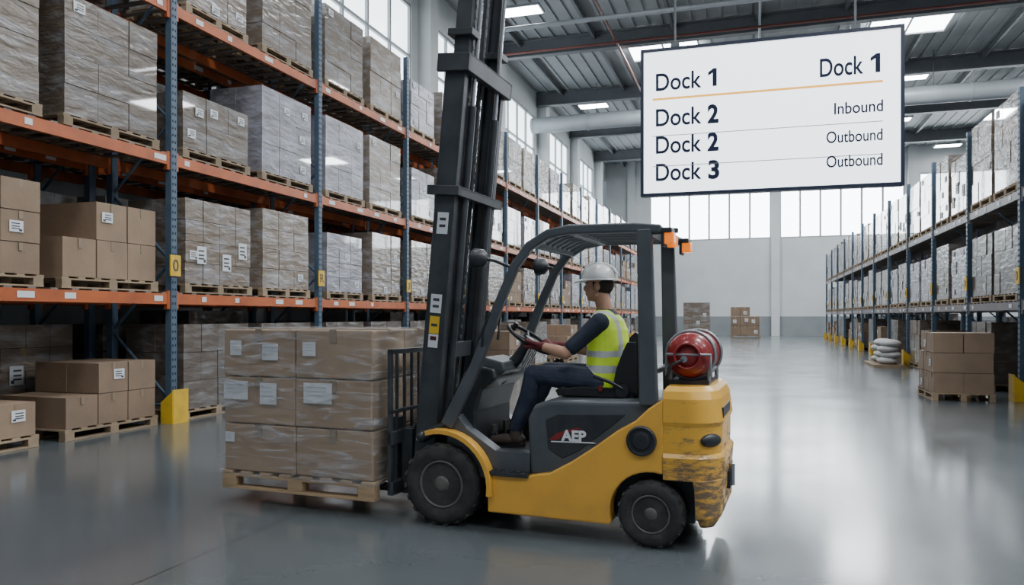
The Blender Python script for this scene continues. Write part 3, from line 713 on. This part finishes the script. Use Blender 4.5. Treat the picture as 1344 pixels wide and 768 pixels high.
# ---------------------------------------------------------------- operator
op=empty('forklift_operator',(og.x,og.y,0),RZ)
b=MB()
def secs(lst):
    out=[]
    for z,cx_,rx,ry in lst:
        out.append([V((cx_+rx*math.copysign(abs(math.cos(a))**.85,math.cos(a)),ry*math.copysign(abs(math.sin(a))**.85,math.sin(a)),z)) for a in [2*math.pi*i/28 for i in range(28)]])
    return out
def interp(l,n):
    out=[]
    for i in range(len(l)-1):
        for k in range(n): t=k/n; out.append(tuple(a+(c-a)*t for a,c in zip(l[i],l[i+1])))
    out.append(l[-1]); return out
tor=[(1.00,-1.10,.145,.185),(1.08,-1.105,.15,.19),(1.2,-1.11,.150,.19),(1.32,-1.11,.150,.20),(1.42,-1.105,.142,.212),(1.49,-1.10,.118,.205),(1.535,-1.095,.088,.155),(1.565,-1.09,.064,.09)]
b.loft(secs(interp(tor,5)),'hivis')
b.ell((-1.12,0,1.03),(.135,.175,.095),'jeans',n=20)
for sy in(1,-1):
    hip=V((-1.09,sy*.10,1.045)); knee=V((-.59,sy*.17,1.09)); ank=V((-.45 if sy>0 else -.40,sy*.16,.665))
    b.chain([hip,hip.lerp(knee,.5)+V((0,0,.005)),knee,knee.lerp(ank,.35)+V((-.012,0,0)),ank+V((0,0,.03))],[.100,.089,.071,.067,.055],'jeans',n=18)
    b.chain([ank+V((0,0,.02)),ank+V((.0,0,-.05)),],[.046,.05],'boot'); 
    b.chain([ank+V((-.03,0,-.065)),ank+V((.09,0,-.068)),ank+V((.18,sy*.01,-.078))],[.042,.042,.034],'boot')
    b.chain([ank+V((-.045,0,-.095)),ank+V((.195,0,-.095))],[.030,.026],'boot')
for sy,a in((1,math.radians(70)),(-1,math.radians(-62))):
    sh_=V((-1.10,sy*.205,1.475)); 
    Rp=SC+e1*SR*math.cos(a)+ey*SR*math.sin(a); n_=(e1*math.cos(a)+ey*math.sin(a)); t_=(-e1*math.sin(a)+ey*math.cos(a)); w_=sn
    el=V((-.87,sy*.285,1.255))
    dr=(el-Rp).normalized(); wr=Rp+dr*.105+w_*.012
    b.chain([sh_,sh_.lerp(el,.45),sh_.lerp(el,.80)],[.069,.060,.057],'shirt_navy',n=16)
    b.chain([sh_.lerp(el,.7),el,el.lerp(wr,.35),wr],[.046,.044,.043,.029],'skin',n=16)
    b.chain([wr-dr*-.03,wr],[.034,.031],'glove',n=12)
    for q in(-.03,-.010,.010,.03):
        kn=Rp+t_*q*1.0+n_*.030+w_*.024
        b.chain([wr+t_*q*.5,kn],[.020,.0135],'glove',n=10)
        ln=1.0 if abs(q)<.02 else .86
        p1=Rp+t_*q*1.05+n_*.004+w_*(.030); p2=Rp+t_*q*1.05-n_*.026*ln+w_*.012; p3=Rp+t_*q*1.05-n_*.020*ln-w_*.018
        b.chain([kn,p1,p2,p3],[.0125,.0108,.010,.009],'glove',n=8,st=3)
    s2=-1 if sy>0 else 1
    b.chain([wr.lerp(Rp,.3)-w_*.012,Rp+n_*.03-w_*.022+t_*s2*-.015,Rp-n_*.004-w_*.026+t_*s2*-.02],[.017,.0125,.010],'glove',n=8,st=3)
HC=V((-1.035,0,1.745))
b.chain([V((-1.09,0,1.53)),V((-1.08,0,1.60)),V((-1.06,0,1.67))],[.066,.058,.058],'skin',n=18)
b.ell(HC+V((-.012,0,.02)),(.098,.076,.098),'skin',n=24)
b.ell(HC+V((.030,0,-.045)),(.060,.060,.072),'skin',n=20)
b.ell(HC+V((.052,0,-.088)),(.032,.036,.026),'skin',n=16)
b.chain([HC+V((.004,.05,-.07)),HC+V((.055,.018,-.092))],[.022,.022],'skin'); b.chain([HC+V((.004,-.05,-.07)),HC+V((.055,-.018,-.092))],[.022,.022],'skin')
b.chain([HC+V((.082,0,.012)),HC+V((.100,0,-.022)),HC+V((.092,0,-.034))],[.011,.014,.012],'skin',n=10)
for sy in(1,-1):
    b.ell(HC+V((.092,sy*.010,-.032)),(.012,.010,.008),'skin',n=8)
    b.ell(HC+V((.074,sy*.032,.018)),(.016,.024,.009),'skin',n=10)
    b.ell(HC+V((.056,sy*.046,-.026)),(.022,.018,.016),'skin',n=10)
    b.ell(HC+V((-.012,sy*.079,-.012)),(.022,.012,.034),'skin',n=12)
b.ell(HC+V((.084,0,-.056)),(.012,.024,.006),'lip',n=12); b.ell(HC+V((.082,0,-.066)),(.012,.021,.007),'lip',n=12)
b.ell(HC+V((-.038,0,.004)),(.080,.0775,.076),'hair',n=24)
for sy in(1,-1): b.chain([HC+V((.012,sy*.068,.02)),HC+V((.010,sy*.066,-.02))],[.011,.008],'hair',n=8)
src=b.mesh('tmp_src'); tmp=bpy.data.objects.new('tmp',src); bpy.context.scene.collection.objects.link(tmp)
rm=tmp.modifiers.new('r','REMESH'); rm.mode='VOXEL'; rm.voxel_size=.005
sm=tmp.modifiers.new('s','SMOOTH'); sm.iterations=2; sm.factor=.4
dg=bpy.context.evaluated_depsgraph_get(); me=bpy.data.meshes.new_from_object(tmp.evaluated_get(dg))
bpy.data.objects.remove(tmp)
names=['skin','hivis','reflective','shirt_navy','jeans','boot','glove','hair','lip']
me.materials.clear()
for n_ in names: me.materials.append(MATS[n_])
NP=len(me.polygons); P=np.empty(NP*3); me.polygons.foreach_get('center',P); P=P.reshape(-1,3)
best=np.full(NP,1e9); who=np.zeros(NP,int)
def upd(d,mat):
    k=d<best; best[k]=d[k]; who[k]=names.index(mat)
for q in b.prims:
    if q[0]=='e':
        r_=np.array(q[2]); dd=(P-np.array(q[1])); k0=np.sqrt(((dd/r_)**2).sum(1)); k1=np.sqrt(((dd/r_**2)**2).sum(1))+1e-9
        upd(k0*(k0-1)/k1,q[3])
    else:
        p0=np.array(q[1]); ax=np.array(q[2])-p0; t=np.clip(((P-p0)@ax)/max(ax@ax,1e-9),0,1)
        upd(np.sqrt(((P-p0-t[:,None]*ax)**2).sum(1))-(q[3]+(q[4]-q[3])*t),q[5])
tz=[a[0] for a in tor]; cxx=np.interp(P[:,2],tz,[a[1] for a in tor]); rxx=np.interp(P[:,2],tz,[a[2] for a in tor]); ryy=np.interp(P[:,2],tz,[a[3] for a in tor])
dt=(np.sqrt(((P[:,0]-cxx)/rxx)**2+(P[:,1]/ryy)**2)-1)*rxx
dt=np.maximum(dt,np.maximum(tz[0]-P[:,2],P[:,2]-tz[-1]))
upd(dt-.006,'hivis')
hv=who==1; z_=P[:,2]; ya=np.abs(P[:,1])
who[hv&(((z_>1.115)&(z_<1.165))|((z_>1.225)&(z_<1.27))|((z_>1.27)&(ya>.10)&(ya<.145)))]=2
who[hv&(z_>1.53)&(ya<.075)]=3
me.polygons.foreach_set('material_index',who.tolist()); me.polygons.foreach_set('use_smooth',[True]*NP)
me.name='operator_body'; bo=bpy.data.objects.new('body',me); bpy.context.scene.collection.objects.link(bo); bo.parent=op
b=MB()
for sy in(1,-1): b.ell(HC+V((.0745,sy*.031,.004)),(.012,.013,.007),'label',n=10); b.ell(HC+V((.082,sy*.031,.004)),(.006,.006,.006),'eye',n=8); b.ell(HC+V((.086,sy*.033,.024)),(.006,.019,.004),'hair',n=8)
b.obj('eyes_and_brows',op)
b=MB(); hc=HC+V((-.012,0,.050)); n=32
rings=[]
for t in [i/9 for i in range(10)]:
    a=t*math.pi/2; rings.append([hc+V((math.cos(g)*.134*math.cos(a),math.sin(g)*.110*math.cos(a),.118*math.sin(a))) for g in [2*math.pi*i/n for i in range(n)]])
rings[-1]=[hc+V((math.cos(g)*.002,math.sin(g)*.002,.118)) for g in [2*math.pi*i/n for i in range(n)]]
b.loft(rings,'helmet')
br=[]
for i in range(n):
    g=2*math.pi*i/n; br.append((g,.012+.045*max(0,math.cos(g))**1.5))
b.loft([[hc+V((math.cos(g)*(.125),math.sin(g)*(.100),.004)) for g,e in br],[hc+V((math.cos(g)*(.134+e),math.sin(g)*(.110+e*.7),-.006-e*.25)) for g,e in br],[hc+V((math.cos(g)*(.134+e),math.sin(g)*(.110+e*.7),-.012-e*.25)) for g,e in br],[hc+V((math.cos(g)*(.122),math.sin(g)*(.098),-.008)) for g,e in br]],'helmet')
for y in(-.03,0,.03): b.tube([hc+V((.136*math.cos(a),y,.119*math.sin(a)*(1-abs(y)*1.2))) for a in [math.radians(20+140*i/14) for i in range(15)]],.007,'helmet')
b.obj('hard_hat',op)
# ---------------------------------------------------------------- world, camera
w=bpy.data.worlds.new('w'); bpy.context.scene.world=w; w.use_nodes=True
w.node_tree.nodes['Background'].inputs[0].default_value=(.70,.83,1,1); w.node_tree.nodes['Background'].inputs[1].default_value=.28
cam=bpy.data.cameras.new('camera'); cam.sensor_width=36; cam.lens=F/1344*36; cam.shift_y=31/1344; cam.clip_end=300
co=bpy.data.objects.new('camera',cam); co.location=(0,0,CH); co.rotation_euler=(math.pi/2,0,TH); bpy.context.scene.collection.objects.link(co)
bpy.context.scene.camera=co
